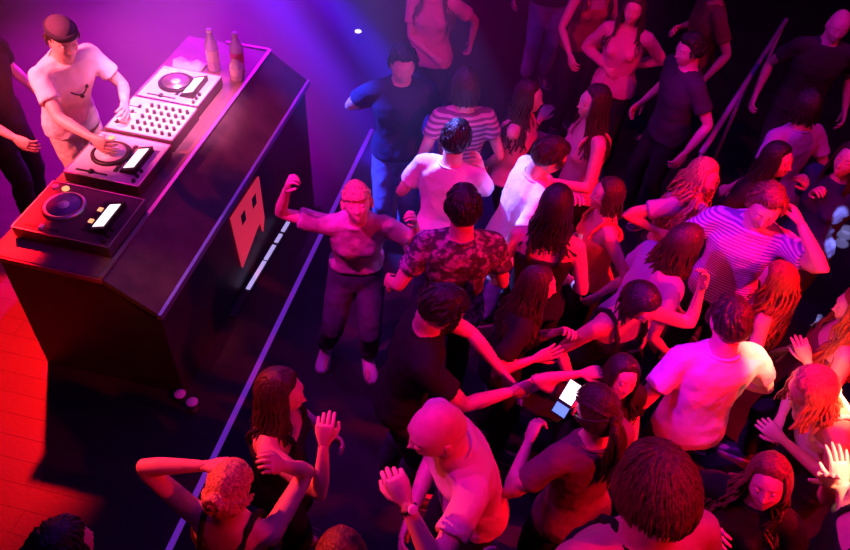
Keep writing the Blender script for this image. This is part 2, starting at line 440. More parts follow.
    tn = {'tee': 't_shirt', 'long': 'long_sleeved_top', 'tank': 'tank_top', 'crop': 'cropped_top', 'halter': 'halter_top', 'vest': 'vest'}[kind]
    to = mt.build(tn, tmat, E); remesh_later(to, 0.0125, 3, 0.017)
    # collar ring
    if kind in ('tee', 'long'):
        cb = MB(); c, rr, ff, uu = fr(0.846); c = c-ff*0.004*h
        pts = [c + rr*math.cos(w)*0.05*h*kk + ff*math.sin(w)*0.047*h*kk - uu*0.014*h*max(0, math.sin(w)) for w in np.arange(21)*2*math.pi/20]
        cb.tube(pts, [0.008]*21, n=6, round_ends=False); cb.build('collar', tmat, to)
    # trousers
    mp_ = MB(); bo = 0.016
    mp_.loft([ring(q, bo*0.6) for q in T if q[0] <= 0.58])
    for G in legs:
        lp = leg_pts(G); mp_.tube(lp[:6]+[G[3]+V(0, 0, 0.012*h)], [leg_r[0]*h+0.006, leg_r[1]*h+0.012, leg_r[2]*h+0.018, leg_r[3]*h+0.02, leg_r[4]*h+0.016, leg_r[5]*h+0.024, leg_r[6]*h+0.028], n=12, round_ends=False)
    bn = MB()
    tro = mp_.build('jeans' if bot in ('jeans', 'pale', 'dark') else 'trousers', BOTM[bot], E); remesh_later(tro, 0.014, 3, 0.014)
    if kind == 'crop':
        bn = MB(); bn.loft([ring((0.572, 0.093, 0.06, -0.003), bo*0.6+0.012), ring((0.59, 0.09, 0.058, -0.002), bo*0.6+0.012)])
        bn.build('belt', mat('belt_leather', (0.03, 0.02, 0.018), 0.4), tro)
    # shoes
    for G in legs:
        sb, so = MB(), MB(); an = G[3]; z0 = -0.0
        prof = [(-0.055, 0.028, 0.075), (-0.035, 0.036, 0.1), (0.0, 0.04, 0.098), (0.05, 0.043, 0.078), (0.11, 0.048, 0.06), (0.16, 0.046, 0.05), (0.195, 0.03, 0.04), (0.205, 0.014, 0.03)]
        rr = []; rs = []
        out = nrm(f+r*G[0]*0.15); sid = V(out[1], -out[0], 0)
        kz = h/1.75
        for y_, hw, ht in prof:
            c = V(an[0], an[1], 0)+out*y_*kz
            rr.append([c+sid*hw*kz*x_+Z*(0.018+(ht-0.018)*z_)*kz for x_, z_ in ((-1, 0), (-1, 0.35), (-0.75, 0.8), (-0.3, 1), (0.3, 1), (0.75, 0.8), (1, 0.35), (1, 0))])
            rs.append([c+sid*hw*1.08*kz*x_+Z*z_ for x_, z_ in ((-1, 0.0), (-1, 0.024), (1, 0.024), (1, 0.0))])
        sb.loft(rr); so.loft(rs)
        sh = sb.build('shoe', SHOEW if shoe == 'white' else SHOE, E); so.build('sole', SOLE, sh, smooth=False)
    # --- hair
    hb = MB(); s_ = hsc
    ea, eb, ec_ = 0.08, 0.1, 0.122
    def lock(az, ln, w0, start=0.12, stop_th=1.75, spread=0.0, ph=0.0, amp=0.006, out=0.0):
        pts = []; rad = []
        n1 = 7; arc = 0
        last = None
        for i in range(n1):
            th = start+(stop_th-start)*i/(n1-1)
            p = V(math.sin(th)*math.sin(az)*(ea+out), math.sin(th)*math.cos(az)*(eb+out)-0.004, math.cos(th)*(ec_+out))
            pts.append(tr(p*s_))
        tot = ln; n2 = max(2, int(ln/0.045))
        dirh = r1*math.sin(az)+f1*math.cos(az); dirh = nrm(V(dirh[0], dirh[1], 0)); p = pts[-1].copy()
        for i in range(n2):
            t = (i+1)/n2
            p = p + (-Z*(1-0.15*spread) + dirh*(0.1+spread)*(1-t))*ln/n2
            q = p + dirh*amp*math.sin(t*9+ph) + np.cross(Z, dirh)*amp*math.cos(t*8+ph)
            # rest on the shoulders and back
            zz = None
            for zt in (0.84, 0.825, 0.8, 0.765, 0.72, 0.67, 0.62, 0.575):
                c, rr, ff, uu = fr(zt)
                if abs((q-c)@uu) < 0.03*h:
                    zz = zt; break
            if zz:
                aa = np.interp(zz, [k[0] for k in T], [k[1] for k in T])*h+0.03; bb = np.interp(zz, [k[0] for k in T], [k[2] for k in T])*h+0.032
                if fem and 0.69 < zz < 0.78 and (q-c)@ff > 0: bb += 0.022*h
                lx, ly = (q-c)@rr, (q-c)@ff; e = math.hypot(lx/aa, ly/bb)
                if 0.05 < e < 1: q = q + rr*lx*(1/e-1) + ff*ly*(1/e-1)
            pts.append(q); 
        N = len(pts); rad = [w0*(0.5+0.5*min(1, i/3))*(1-0.55*max(0, (i-N*0.5)/(N*0.5))) for i in range(N)]
        side_ = np.cross(nrm(pts[3]-pts[2]), nrm(pts[3]-hcen))
        hb.tube(pts, [q*s_ for q in rad], n=6, flat=0.5, ref=side_)
    if hair != 'bald':
        hair_cap(hb, P, s_, tr, 'crop' if hair == 'crop' else 'n', {'crop': 0.008, 'short': 0.017, 'cap': 0.008}.get(hair, 0.016))
    if hair in ('short', 'crop'):
        tk = 0.95 if tufts < 200 else 0.42
        for i in range(tufts if hair == 'short' else 40):
            az = rnd.uniform(-math.pi, math.pi); th = math.sqrt(rnd.random())*1.3
            if abs(az) < 1.0: th = min(th, 0.42)
            pts = []; sw = (0.35 if tufts < 200 else 0.15)*mnoise.noise(Vector((math.sin(az)*th*1.5, math.cos(az)*th*1.5, len(label))))*3; lift = rnd.uniform(0.007, 0.014) if tufts < 200 else rnd.uniform(0.013, 0.016)
            for k in range(5):
                tt = th+k*(0.12 if tufts < 200 else 0.19); o = lift+(0.003, 0.007, 0.007, 0.004, 0.0)[k]
                aa_ = az+sw*0.12*k
                pts.append(tr(V(math.sin(tt)*math.sin(aa_)*(0.074+o), math.sin(tt)*math.cos(aa_)*(0.094+o)-0.004, math.cos(tt)*(0.116+o))*s_))
            hb.tube(pts, [q*tk*s_ for q in (0.005, 0.0085, 0.0085, 0.006, 0.002)], n=5, flat=0.55)
    if hair in ('long', 'bob'):
        ln = hlen if hair == 'long' else 0.08
        n = 76
        for i in range(n):
            az = math.radians(70)+(2*math.pi-2*math.radians(70))*(i+rnd.uniform(-0.4, 0.4))/(n-1)
            lay = i % 2
            lock(az, ln*rnd.uniform(0.82, 1.08), 0.0105, start=0.1, stop_th=1.72+rnd.uniform(-0.1, 0.1), spread=wave*6, ph=rnd.uniform(0, 6), amp=wave+0.003, out=0.004+0.006*lay)
        for q in (-1, 1):
            for k in range(4): lock(q*math.radians(60+6*k), 0.03 if ln < 0.1 else 0.1+ln*0.5, 0.010, start=0.1+0.03*k, stop_th=1.4+0.08*k, ph=k, amp=wave, out=0.008)
    if hair in ('pony', 'bun'):
        for i in range(64):
            az = -math.pi+2*math.pi*(i+rnd.random())/64; kp = tr(V(0, -0.105, 0.045)*s_)
            pts = []
            p0 = V(math.sin(az)*0.068, math.cos(az)*0.082 if math.cos(az) > 0 else math.cos(az)*0.09, 0.045 if math.cos(az) > 0.3 else -0.02*(1-math.cos(az)))
            for k in range(5):
                t = k/4; p = p0*(1-t)+V(0, -0.1, 0.045)*t
                e = math.sqrt((p[0]/0.088)**2+(p[1]/0.108)**2+(p[2]/0.128)**2); p = p/max(e, 0.3)*1.0
                pts.append(tr(p*s_))
            hb.tube(pts, [0.009*s_, 0.013*s_, 0.0135*s_, 0.013*s_, 0.01*s_], n=5, flat=0.5)
        kp = tr(V(0, -0.115, 0.05)*s_)
        if hair == 'bun':
            hb.ball(kp, 0.036*s_)
            for i in range(7):
                w = i*0.9; pts = [kp+(r1*math.cos(w+t)*0.03+u1*math.sin(w+t)*0.03-f1*(0.02*math.cos(t)))*s_ for t in np.linspace(0, 1.8, 6)]
                hb.tube(pts, [0.012*s_]*6, n=6)
        else:
            for i in range(16):
                w = rnd.uniform(0, 6.28); ow = rnd.uniform(0, 0.028)
                p = kp+(r1*math.cos(w)+u1*math.sin(w))*ow*0.4; pts = [p]
                for k in range(9):
                    t = (k+1)/9
                    p = kp - f1*(0.05*math.sin(min(1, t*3)*1.57))*1.0 - Z*hlen*t + (r1*math.cos(w)+f1*math.sin(w))*ow*(0.5+t) + r1*0.012*math.sin(t*6+w) - f_back(f1)*0.03*t
                    pts.append(p)
                hb.tube(pts, [0.011]+[0.014]*6+[0.011, 0.008, 0.004], n=6, flat=0.6)
    if hb.v: hb.build('hair', HAIRC[hc], E)
    ctx = dict(root=root, tr=tr, hsc=hsc, E=E, arms=arms, fr=fr, h=h, r1=r1, f1=f1, u1=u1, body=body)
    return ctx
def f_back(f1): return V(f1[0], f1[1], 0)
EXTRA = {}

def finish_people():
    for o, vox, it, disp in REMESH:
        md = o.modifiers.new('r', 'REMESH'); md.mode = 'VOXEL'; md.voxel_size = vox; md.use_smooth_shade = True
        ms = o.modifiers.new('s', 'SMOOTH'); ms.factor = 0.5; ms.iterations = it
        if disp:
            mdp = o.modifiers.new('d', 'DISPLACE'); mdp.texture = TEX; mdp.texture_coords = 'GLOBAL'; mdp.strength = disp; mdp.mid_level = 0.5
    bpy.context.view_layer.update()
    dg = bpy.context.evaluated_depsgraph_get()
    new = [(o, bpy.data.meshes.new_from_object(o.evaluated_get(dg))) for o, *_ in REMESH]
    for o, me in new:
        old = o.data; mats = [m for m in old.materials]
        o.modifiers.clear()
        if o.get('_x'):
            xb = EXTRA[o.name]; nv = len(me.vertices)
            co = np.empty(nv*3); me.vertices.foreach_get('co', co)
            verts = [tuple(c) for c in co.reshape(-1, 3)]+[tuple(float(q) for q in p) for p in xb.v]
            faces = [tuple(p.vertices) for p in me.polygons]; nf = len(faces)
            faces += [tuple(i+nv for i in q) for q in xb.f]
            m2 = bpy.data.meshes.new('body'); m2.from_pydata(verts, [], faces)
            m2.polygons.foreach_set('material_index', [0]*nf+list(xb.m)); m2.update()
            bpy.data.meshes.remove(me); me = m2; del o['_x']
        me.materials.clear()
        for m in mats: me.materials.append(m)
        me.polygons.foreach_set('use_smooth', [True]*len(me.polygons)); me.update()
        o.data = me; nm = old.name; bpy.data.meshes.remove(old)

# ---------------------------------------------------------------- the hall
FLOOR = mat('floor_boards', (0.12, 0.075, 0.06), 0.5, noise=0.3, nscale=5, bump=0.08, bscale=40, spec=0.3)
def floor_nodes():
    nt = FLOOR.node_tree; b = nt.nodes['Principled BSDF']
    tc = nt.nodes.new('ShaderNodeTexCoord'); mp = nt.nodes.new('ShaderNodeMapping'); mp.inputs['Rotation'].default_value = (0, 0, YAW)
    br = nt.nodes.new('ShaderNodeTexBrick'); br.inputs['Scale'].default_value = 1.0
    br.inputs['Brick Width'].default_value = 1.6; br.inputs['Row Height'].default_value = 0.14; br.inputs['Mortar Size'].default_value = 0.004
    br.inputs['Color1'].default_value = (0.045, 0.027, 0.022, 1); br.inputs['Color2'].default_value = (0.038, 0.023, 0.019, 1); br.inputs['Mortar'].default_value = (0.022, 0.014, 0.012, 1)
    nt.links.new(tc.outputs['Object'], mp.inputs[0]); nt.links.new(mp.outputs[0], br.inputs['Vector'])
    nt.links.new(br.outputs['Color'], b.inputs['Base Color'])
floor_nodes()
WALL = mat('wall_paint', (0.03, 0.027, 0.03), 0.9, noise=0.2, nscale=3)
def slab(name, lo, hi, m):
    mb = MB(); mb.box(lo, hi); return struct(mb.build(name, m, smooth=False))
X0, X1, Y0, Y1, ZC = -6.5, 7.0, -1.5, 11.0, 6.2
slab('floor', (X0, Y0, -0.2), (X1, Y1, 0), FLOOR)
VINYL = mat('dance_floor_vinyl', (0.022, 0.02, 0.026), 0.6, noise=0.25, nscale=4, spec=0.2)
slab('ceiling', (X0, Y0, ZC), (X1, Y1, ZC+0.2), WALL)
slab('wall_back', (X0, Y1, 0), (X1, Y1+0.2, ZC), WALL)
slab('wall_front', (X0, Y0-0.2, 0), (X1, Y0, ZC), WALL)
slab('wall_left', (X0-0.2, Y0, 0), (X0, Y1, ZC), WALL)
slab('wall_right', (X1, Y0, 0), (X1+0.2, Y1, ZC), WALL)

D1 = V(math.sin(YAW), math.cos(YAW), 0); D2 = V(math.cos(YAW), -math.sin(YAW), 0)
O = V(-2.4516, 2.9092, 0)
def bl(x, y, z): return O + D2*x + D1*y + Z*z            # booth frame to world
def on_front(px_, py_, xl):                                # where a sight line meets the booth front
    d = CR*(px_-425)/F - CU*(py_-275)/F + fwd
    t = (xl-(CAM-O)@D2)/(d@D2); p = CAM+d*t-O
    return p@D1, p[2]

# light strip let into the floor at the edge of the dance floor
LEDP = mat('violet_led', (0.3, 0.1, 0.6), 0.4, emit=0.3, ecol=(0.30, 0.04, 0.85))
e0, e1 = at(150, 590), at(372, 130)
def floor_bar(name, p, q, w, h, m, parent=None):
    mb = MB(); t = nrm(q-p); s_ = V(t[1], -t[0], 0)*w/2
    mb.loft([[p-s_, p+s_, q+s_, q-s_], [p-s_+Z*h, p+s_+Z*h, q+s_+Z*h, q-s_+Z*h]]); return mb.build(name, m, parent, smooth=False)
_t = nrm(e1-e0); _p = e0-_t*4; _q = e0+_t*14
mb = MB(); mb.loft([[tuple(_p), (X1, _p[1], 0), (X1, Y1, 0), tuple(_p+_t*((Y1-_p[1])/_t[1]))], [tuple(_p+Z*0.004), (X1, _p[1], 0.004), (X1, Y1, 0.004), tuple(_p+_t*((Y1-_p[1])/_t[1])+Z*0.004)]])
struct(mb.build('floor_dance', VINYL, smooth=False))
struct(floor_bar('trim_1', e0, e1, 0.035, 0.012, LEDP))

# ---------------------------------------------------------------- DJ booth
BLACK = mat('booth_black', (0.035, 0.028, 0.032), 0.45, noise=0.2, nscale=6)
BPANEL = mat('booth_panel', (0.10, 0.06, 0.06), 0.38, noise=0.25, nscale=8)
BTOP = mat('booth_top', (0.2, 0.12, 0.12), 0.4, noise=0.15, nscale=10)
METAL = mat('brushed_metal', (0.75, 0.72, 0.72), 0.32, metal=0.9)
SIGN = mat('emblem_red', (0.6, 0.05, 0.06), 0.5, emit=0.55, ecol=(0.9, 0.03, 0.10))
bo = empty('dj_booth', tuple(O), 'long black DJ booth with a sloping front panel and a red emblem', 'DJ booth', rot=-YAW)
mb = MB()
prof = lambda y: [(0.0, y, 0.0), (0.975, y, 0.0), (0.95, y, 0.79), (0.655, y, 1.0), (0.0, y, 1.0)]
mb.loft([[p for p in prof(2.56)], [p for p in prof(0.0)]]); mb.build('body', BLACK, bo, smooth=False)
mb = MB(); mb.box((-0.03, -0.03, 1.0), (0.67, 2.59, 1.04), bev=0.006); mb.build('countertop', BTOP, bo, smooth=False)
mb = MB(); pr = lambda y: [(0.655, y, 1.003), (0.955, y, 0.793), (0.975, y, 0.822), (0.672, y, 1.032)]
mb.loft([pr(2.59), pr(-0.03)]); mb.build('sloping_panel', BPANEL, bo, smooth=False)
mb = MB(); pr = lambda y: [(0.952, y, 0.785), (0.985, y, 0.785), (0.985, y, 0.83), (0.965, y, 0.833)]
mb.loft([pr(2.6), pr(-0.035)]); mb.build('edge_trim', METAL, bo, smooth=False)['label'] = 'thin metal edging along the front'
mb = MB(); mb.box((0.655, -0.03, 1.04), (0.68, 2.59, 1.052)); mb.build('top_rail', METAL, bo, smooth=False)
mb = MB(); mb.box((-0.03, -0.04, 1.004), (0.67, -0.03, 1.036)); mb.build('end_edge', mat('red_light_tint', (0.5, 0.1, 0.1), 0.35), bo, smooth=False)  # red light falling on the table end, put into the strip's colour
mb = MB(); mb.box((0.3, 2.575, 1.04), (0.66, 2.595, 1.055)); mb.build('end_rail', METAL, bo, smooth=False)
# emblem: slanted block letter on the front
def emblem():
    xl = lambda z: 0.975-0.0316*z+0.004
    P = [on_front(*p, 0.965) for p in ((231, 218.5), (258.5, 176.5), (262.5, 217), (261, 231), (259, 221.5), (255.5, 228), (240.5, 267))]
    H = [on_front(*p, 0.965) for p in ((242.3, 217.5), (253, 201), (245.3, 239.5))]
    print('EMBLEM', [tuple(round(float(q), 2) for q in p) for p in P], [tuple(round(float(q), 2) for q in p) for p in H])
    mb = MB(); front = [(xl(z)+0.012, y, z) for y, z in P]; back = [(xl(z), y, z) for y, z in P]
    mb.loft([back, front]); e = mb.build('emblem', SIGN, bo, smooth=False); e['label'] = 'red slanted block emblem with square holes'
    for (y, z), (w, hgt) in zip(H, ((0.035, 0.05), (0.035, 0.05))):
        mb = MB(); mb.box((xl(z)+0.011, y-w, z-hgt*0.9), (xl(z)+0.0145, y+w, z+hgt*0.9)); mb.build('emblem_hole', BLACK, e, smooth=False)
emblem()
# broken white light bar on the floor along the booth
LEDW = mat('white_led', (0.8, 0.85, 1), 0.4, emit=0.7, ecol=(0.62, 0.52, 1.0))
HOUS = mat('led_housing', (0.03, 0.03, 0.035), 0.4)
a0, a1 = at(232, 318), at(291, 220)
tt = nrm(a1-a0); lb = empty('led_bar', tuple(a0), 'thin floor light bar with white glowing segments in front of the booth', 'light bar')
mb = MB(); s_ = V(tt[1], -tt[0], 0)*0.028; Lb = np.linalg.norm(a1-a0)
mb.loft([[-s_, s_, s_+tt*Lb, -s_+tt*Lb], [-s_+Z*0.02, s_+Z*0.02, s_+tt*Lb+Z*0.02, -s_+tt*Lb+Z*0.02]]); mb.build('housing', HOUS, lb, smooth=False)
for (pa, pb) in (((247, 291), (263.5, 263)), ((264.5, 261.5), (273, 247)), ((274, 244), (280, 236)), ((280.5, 233), (288, 224))):
    p, q = at(*pa)-a0, at(*pb)-a0; p = tt*(p@tt); q = tt*(q@tt); s2 = V(tt[1], -tt[0], 0)*0.015
    mb = MB(); mb.loft([[p-s2+Z*0.02, p+s2+Z*0.02, q+s2+Z*0.02, q-s2+Z*0.02], [p-s2+Z*0.028, p+s2+Z*0.028, q+s2+Z*0.028, q-s2+Z*0.028]]); mb.build('light_segment', LEDW, lb, smooth=False)

# ---------------------------------------------------------------- decks and mixer
CH_D = mat('deck_dark', (0.09, 0.05, 0.07), 0.35, noise=0.2, nscale=20); CH_GLARE = mat('deck_glare', (0.72, 0.70, 0.70), 0.4, noise=0.05, nscale=20)  # lamp glare on black player tops painted in as pale faceplates
RUB = mat('black_rubber', (0.02, 0.02, 0.022), 0.5); KNOB = mat('knob_black', (0.03, 0.03, 0.03), 0.4)
WHITE = mat('white_label', (0.85, 0.85, 0.85), 0.4); PLAT = mat('platter_violet', (0.16, 0.06, 0.35), 0.3)
SCR = mat('screen_lit', (0.9, 0.85, 0.9), 0.3, emit=1.6, ecol=(1.0, 0.85, 0.9))
LAMP = mat('button_lamp', (0.9, 0.4, 0.2), 0.3, emit=1.5, ecol=(1.0, 0.35, 0.15))
def deck(x, y, sx, sy, body_m, plat_m, label):
    d = empty('media_player', tuple(bl(x, y, 1.041)), label, 'DJ deck', 'decks on the booth', -YAW)
    hx, hy, T_ = sx/2, sy/2, 0.085
    mb = MB(); mb.box((-hx, -hy, 0.012), (hx, hy, T_-0.006), bev=0.004); mb.build('chassis', CH_D, d, smooth=False)
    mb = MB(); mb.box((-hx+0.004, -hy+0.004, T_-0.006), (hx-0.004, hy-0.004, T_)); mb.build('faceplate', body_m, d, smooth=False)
    mb = MB()
    for a in (-1, 1):
        for b in (-1, 1): mb.cyl((a*(hx-0.05), b*(hy-0.05), 0.0), 0.018, 0.014, 12)
    mb.build('feet', RUB, d)
    mb = MB(); t = 0.006
    for lo, hi in (((-hx, -hy), (hx, -hy+t)), ((-hx, hy-t), (hx, hy)), ((-hx, -hy), (-hx+t, hy)), ((hx-t, -hy), (hx, hy))): mb.box((*lo, T_-0.002), (*hi, T_+0.004))
    mb.build('rim', METAL, d, smooth=False)
    jx, jy, R_ = -hx+0.19, 0.02, 0.125
    mb = MB(); mb.lathe((jx, jy, T_), [(R_, 0), (R_, 0.014), (R_-0.008, 0.02), (R_-0.024, 0.02), (R_-0.026, 0.016), (0.02, 0.016)], 40); jw = mb.build('jog_wheel', RUB if body_m is CH_GLARE else METAL, d)
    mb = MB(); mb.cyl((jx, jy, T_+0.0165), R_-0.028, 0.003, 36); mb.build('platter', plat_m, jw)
    mb = MB(); mb.cyl((jx, jy, T_+0.019), 0.034, 0.003, 24); mb.build('platter_label', WHITE, jw)
    mb = MB(); sxx = hx-0.13; mb.loft([[(sxx-0.045, -0.13, T_), (sxx+0.06, -0.13, T_), (sxx+0.06, 0.13, T_), (sxx-0.045, 0.13, T_)], [(sxx-0.043, -0.128, T_+0.012), (sxx+0.06, -0.128, T_+0.045), (sxx+0.06, 0.128, T_+0.045), (sxx-0.043, 0.128, T_+0.012)]])
    b_ = mb.build('display_bezel', RUB, d, smooth=False)
    mb = MB(); zz = lambda q: T_+0.012+0.033*(q+0.043)/0.103
    mb.loft([[(sxx+q, w, zz(q)+0.0005) for q, w in ((-0.03, -0.1), (0.045, -0.1), (0.045, 0.1), (-0.03, 0.1))], [(sxx+q, w, zz(q)+0.0025) for q, w in ((-0.03, -0.1), (0.045, -0.1), (0.045, 0.1), (-0.03, 0.1))]])
    mb.build('screen', SCR, b_, smooth=False)
    for k in range(8):
        mb = MB(); yy = -hy+0.09+k*(sy-0.16)/8; mb.box((sxx-0.085, yy, T_), (sxx-0.06, yy+0.03, T_+0.006)); mb.build('button', LAMP if k in (2, 5) and body_m is CH_D else KNOB, d, smooth=False)
    for k in range(2):
        mb = MB(); mb.cyl((-hx+0.04+0.07*k, hy-0.05, T_), 0.022, 0.008, 18); mb.build('transport_button', LAMP if k else WHITE, d)
    mb = MB(); mb.box((-hx+0.06, -hy+0.04, T_), (-hx+0.27, -hy+0.055, T_+0.003)); fd = mb.build('pitch_fader_slot', KNOB, d, smooth=False)
    mb = MB(); mb.box((-hx+0.15, -hy+0.03, T_), (-hx+0.175, -hy+0.065, T_+0.016), bev=0.003); mb.build('fader_cap', WHITE if body_m is CH_D else KNOB, fd, smooth=False)
    for k in range(3):
        mb = MB(); mb.cyl((hx-0.05-0.0*k, -hy+0.04+0.05*k, T_), 0.013, 0.018, 14, r2=0.011); mb.build('knob', KNOB, d)
    return d
deck(0.345, 0.345, 0.6, 0.44, CH_D, PLAT, 'dark DJ deck at the near end of the booth with a violet platter')
deck(0.30, 0.885, 0.5, 0.45, CH_GLARE, CH_GLARE, 'glare-paled DJ deck under the hand of the man in the white shirt')
deck(0.30, 1.775, 0.46, 0.42, CH_GLARE, METAL, 'glare-paled DJ deck at the far end beside the bottles')
mx = empty('dj_mixer', tuple(bl(0.30, 1.345, 1.041)), 'glare-paled mixer with rows of black knobs between the two pale decks', 'mixer', rot=-YAW)
mb = MB(); mb.box((-0.24, -0.2, 0.0), (0.24, 0.2, 0.083), bev=0.004); mb.build('chassis', CH_D, mx, smooth=False)
mb = MB(); mb.box((-0.236, -0.196, 0.083), (0.236, 0.196, 0.09)); mb.build('faceplate', CH_GLARE, mx, smooth=False)
mb = MB()
for lo, hi in (((-0.24, -0.2), (0.24, -0.194)), ((-0.24, 0.194), (0.24, 0.2)), ((-0.24, -0.2), (-0.234, 0.2)), ((0.234, -0.2), (0.24, 0.2))): mb.box((*lo, 0.082), (*hi, 0.094))
mb.build('rim', METAL, mx, smooth=False)
for i in range(6):
    for j in range(5):
        mb = MB(); x_, y_ = 0.2-i*0.052, -0.15+j*0.068
        mb.cyl((x_, y_, 0.09), 0.0135, 0.024, 12, r2=0.011); mb.build('knob', KNOB, mx)
for j in range(4):
    mb = MB(); y_ = -0.116+j*0.068; mb.box((-0.215, y_-0.004, 0.09), (-0.125, y_+0.004, 0.0925)); sl = mb.build('fader_slot', KNOB, mx, smooth=False)
    mb = MB(); x_ = -0.2+0.02*j; mb.box((x_, y_-0.014, 0.0925), (x_+0.016, y_+0.014, 0.108), bev=0.003); mb.build('fader_cap', RUB, sl, smooth=False)

# bottles and a cloth at the far end of the booth
GLASS = mat('clear_plastic', (0.92, 0.93, 0.95), 0.15, trans=0.45); CAPR = mat('cap_red', (0.7, 0.06, 0.08), 0.4); LAB = mat('label_pale', (0.8, 0.78, 0.8), 0.5)
def bottle(x, y, hgt, r, label, capm, labm):
    b = empty('bottle', tuple(bl(x, y, 1.041)), label, 'bottle', 'bottles on the booth', -YAW)
    mb = MB(); mb.lathe((0, 0, 0), [(r*0.9, 0), (r, 0.01), (r, hgt*0.6), (r*0.92, hgt*0.68), (r*0.45, hgt*0.84), (r*0.38, hgt*0.94)], 24); mb.build('bottle_body', GLASS, b)
    mb = MB(); mb.lathe((0, 0, 0), [(r*0.42, hgt*0.93), (r*0.45, hgt*0.935), (r*0.45, hgt), (r*0.4, hgt*1.005)], 18); mb.build('cap', capm, b)
    mb = MB(); mb.lathe((0, 0, 0), [(r*1.015, hgt*0.25), (r*1.02, hgt*0.26), (r*1.02, hgt*0.5), (r*1.015, hgt*0.51)], 24); mb.build('paper_label', labm, b)
bottle(0.37, 2.19, 0.33, 0.048, 'tall clear bottle with a white cap nearest the far deck', WHITE, LAB)
bottle(0.545, 2.24, 0.31, 0.05, 'clear bottle with a red label at the booth corner', WHITE, CAPR)
bottle(0.585, 2.11, 0.2, 0.045, 'short clear bottle in front of the red labelled bottle', CAPR, LAB)
mb = MB()
rg = []
for i in range(9):
    xx = -0.11+0.0275*i; rg.append([(xx, yy, max(0.001, zz_)) for yy, zz_ in [(-0.07, 0), (-0.03, 0), (0.03, 0), (0.07, 0), (0.07, 0.02), (0.03, 0.045+0.02*math.sin(i*1.3)), (-0.03, 0.05+0.02*math.cos(i*1.7)), (-0.07, 0.02)]])
mb.loft(rg); tw_ = mb.build('towel', cloth('towel', (0.8, 0.78, 0.78)), loc=tuple(bl(0.19, 2.15, 1.041))); tw_.rotation_euler.z = -YAW; tag(tw_, 'crumpled white cloth lying on the booth behind the far deck', 'cloth')
# plastic cups dropped on the floor
def cup(x, y, label, col):
    c = empty('plastic_cup', tuple(at(x, y)), label, 'cup', 'cups on the floor')
    mb = MB(); mb.lathe((0, 0, 0), [(0.022, 0), (0.026, 0.004), (0.034, 0.08), (0.036, 0.08), (0.031, 0.075), (0.022, 0.006)], 18); mb.build('cup_wall', mat('cup_plastic_'+col, (0.8, 0.6, 0.5) if col == 'amber' else (0.85, 0.85, 0.85), 0.3), c)
    mb = MB(); mb.lathe((0, 0, 0), [(0.0362, 0.078), (0.038, 0.08), (0.0362, 0.083)], 18); mb.build('rim', WHITE, c)
cup(182, 401, 'small amber plastic cup on the floor by the booth corner', 'amber'); cup(194, 409, 'small white plastic cup on the floor right of the amber cup', 'white')

# handrail in the dark corner
STEEL = mat('dark_steel', (0.5, 0.47, 0.5), 0.5, metal=0.2)
h0, h1 = at(702, 152, 1.0), at(786, 20, 1.0)
hr_ = empty('handrail', (h0[0], h0[1], 0), 'slim metal handrail slanting across the dark far right corner', 'handrail')
mb = MB(); mb.tube([V(0, 0, 1.0), h1-V(h0[0], h0[1], 0)], [0.022, 0.022], n=12); mb.build('rail', STEEL, hr_)
for t in (0.02, 0.5, 0.98):
    mb = MB(); p = (h1-h0)*t; mb.cyl((p[0], p[1], 0.0), 0.016, 0.985, 12); mb.build('post', STEEL, hr_)
# small spotlight lamp far back
lp = at(358, 40)
fl = empty('floor_lamp', tuple(lp), 'tiny white floor lamp glowing far back beside the jeans wearer', 'lamp')
mb = MB(); mb.lathe((0, 0, 0), [(0.05, 0), (0.055, 0.01), (0.05, 0.1), (0.045, 0.1)], 16); mb.build('housing', HOUS, fl)
mb = MB(); mb.cyl((0, 0, 0.1), 0.035, 0.006, 16); mb.build('lens', mat('lamp_lens', (1, 1, 1), 0.3, emit=4, ecol=(0.9, 0.75, 1)), fl)

# ---------------------------------------------------------------- people
dj = person('man in a white shirt and dark cap leaning over the DJ decks', (63, 40), -30, 1.82, lean=22, step=0.0, hpitch=0, stance=0.1, hyaw=-16, hair='crop', hc='dark', top=('tee', 'white'), bot='cream',
       R=('p', 101, 143, 1.235), L=('p', 125, 108, 1.225), rhint=(-0.9, 0.4, -0.5), lhint=(-0.4, 0.6, -0.6), curl=(0.5, 0.55), group='people behind the DJ booth')
person('person at the far left edge behind the DJ, face cut by the frame', (-30, 30), -15, 1.76, hair='short', hc='dark', top=('tee', 'black'), R=('p', 24, 143, 1.02), bot='black', group='people behind the DJ booth')
person('person in a pink top at top centre, head out of frame', (436, -22), -95, 1.74, fem=True, hair='long', hc='brown', top=('tee', 'pink'), bot='black', R=('p', 440, 62, 1.0), L=('p', 470, 48, 0.92), rhint=(-0.2, 0.9, -0.4))
person('person in blue jeans and a dark top standing in the blue beams', (403, 64), -80, 1.76, hair='short', hc='black', top=('tee', 'navy'), bot='jeans', R=('p', 392, 100, 1.2), L=('p', 424, 162, 0.86), feet=((396, 258), (408, 245)) and None)
person('dark-haired woman in a striped cropped top seen from behind', (466, 86), 100, 1.72, fem=True, hair='bob', hc='dark', top=('crop', 'stripe2'), bot='black', L=('r', 0.06, 0.02, -0.28), R=('r', 0.06, 0.03, -0.28))
person('person in a white shirt with blue light patches on dark hair', (456, 140), 75, 1.68, hair='short', hc='black', lean=6, top=('tee', 'white'), bot='dark', R=('p', 480, 168, 1.4), L=('p', 430, 160, 1.2), rhint=(0.1, 0.2, -1))
person('man in a blotchy patterned shirt with his back turned to us', (463, 209), 98, 1.77, hair='short', hc='black', lean=4, hpitch=12, top=('tee', 'floral'), bot='black', L=('r', 0.1, 0.1, -0.26), R=('r', 0.14, 0.0, -0.24))
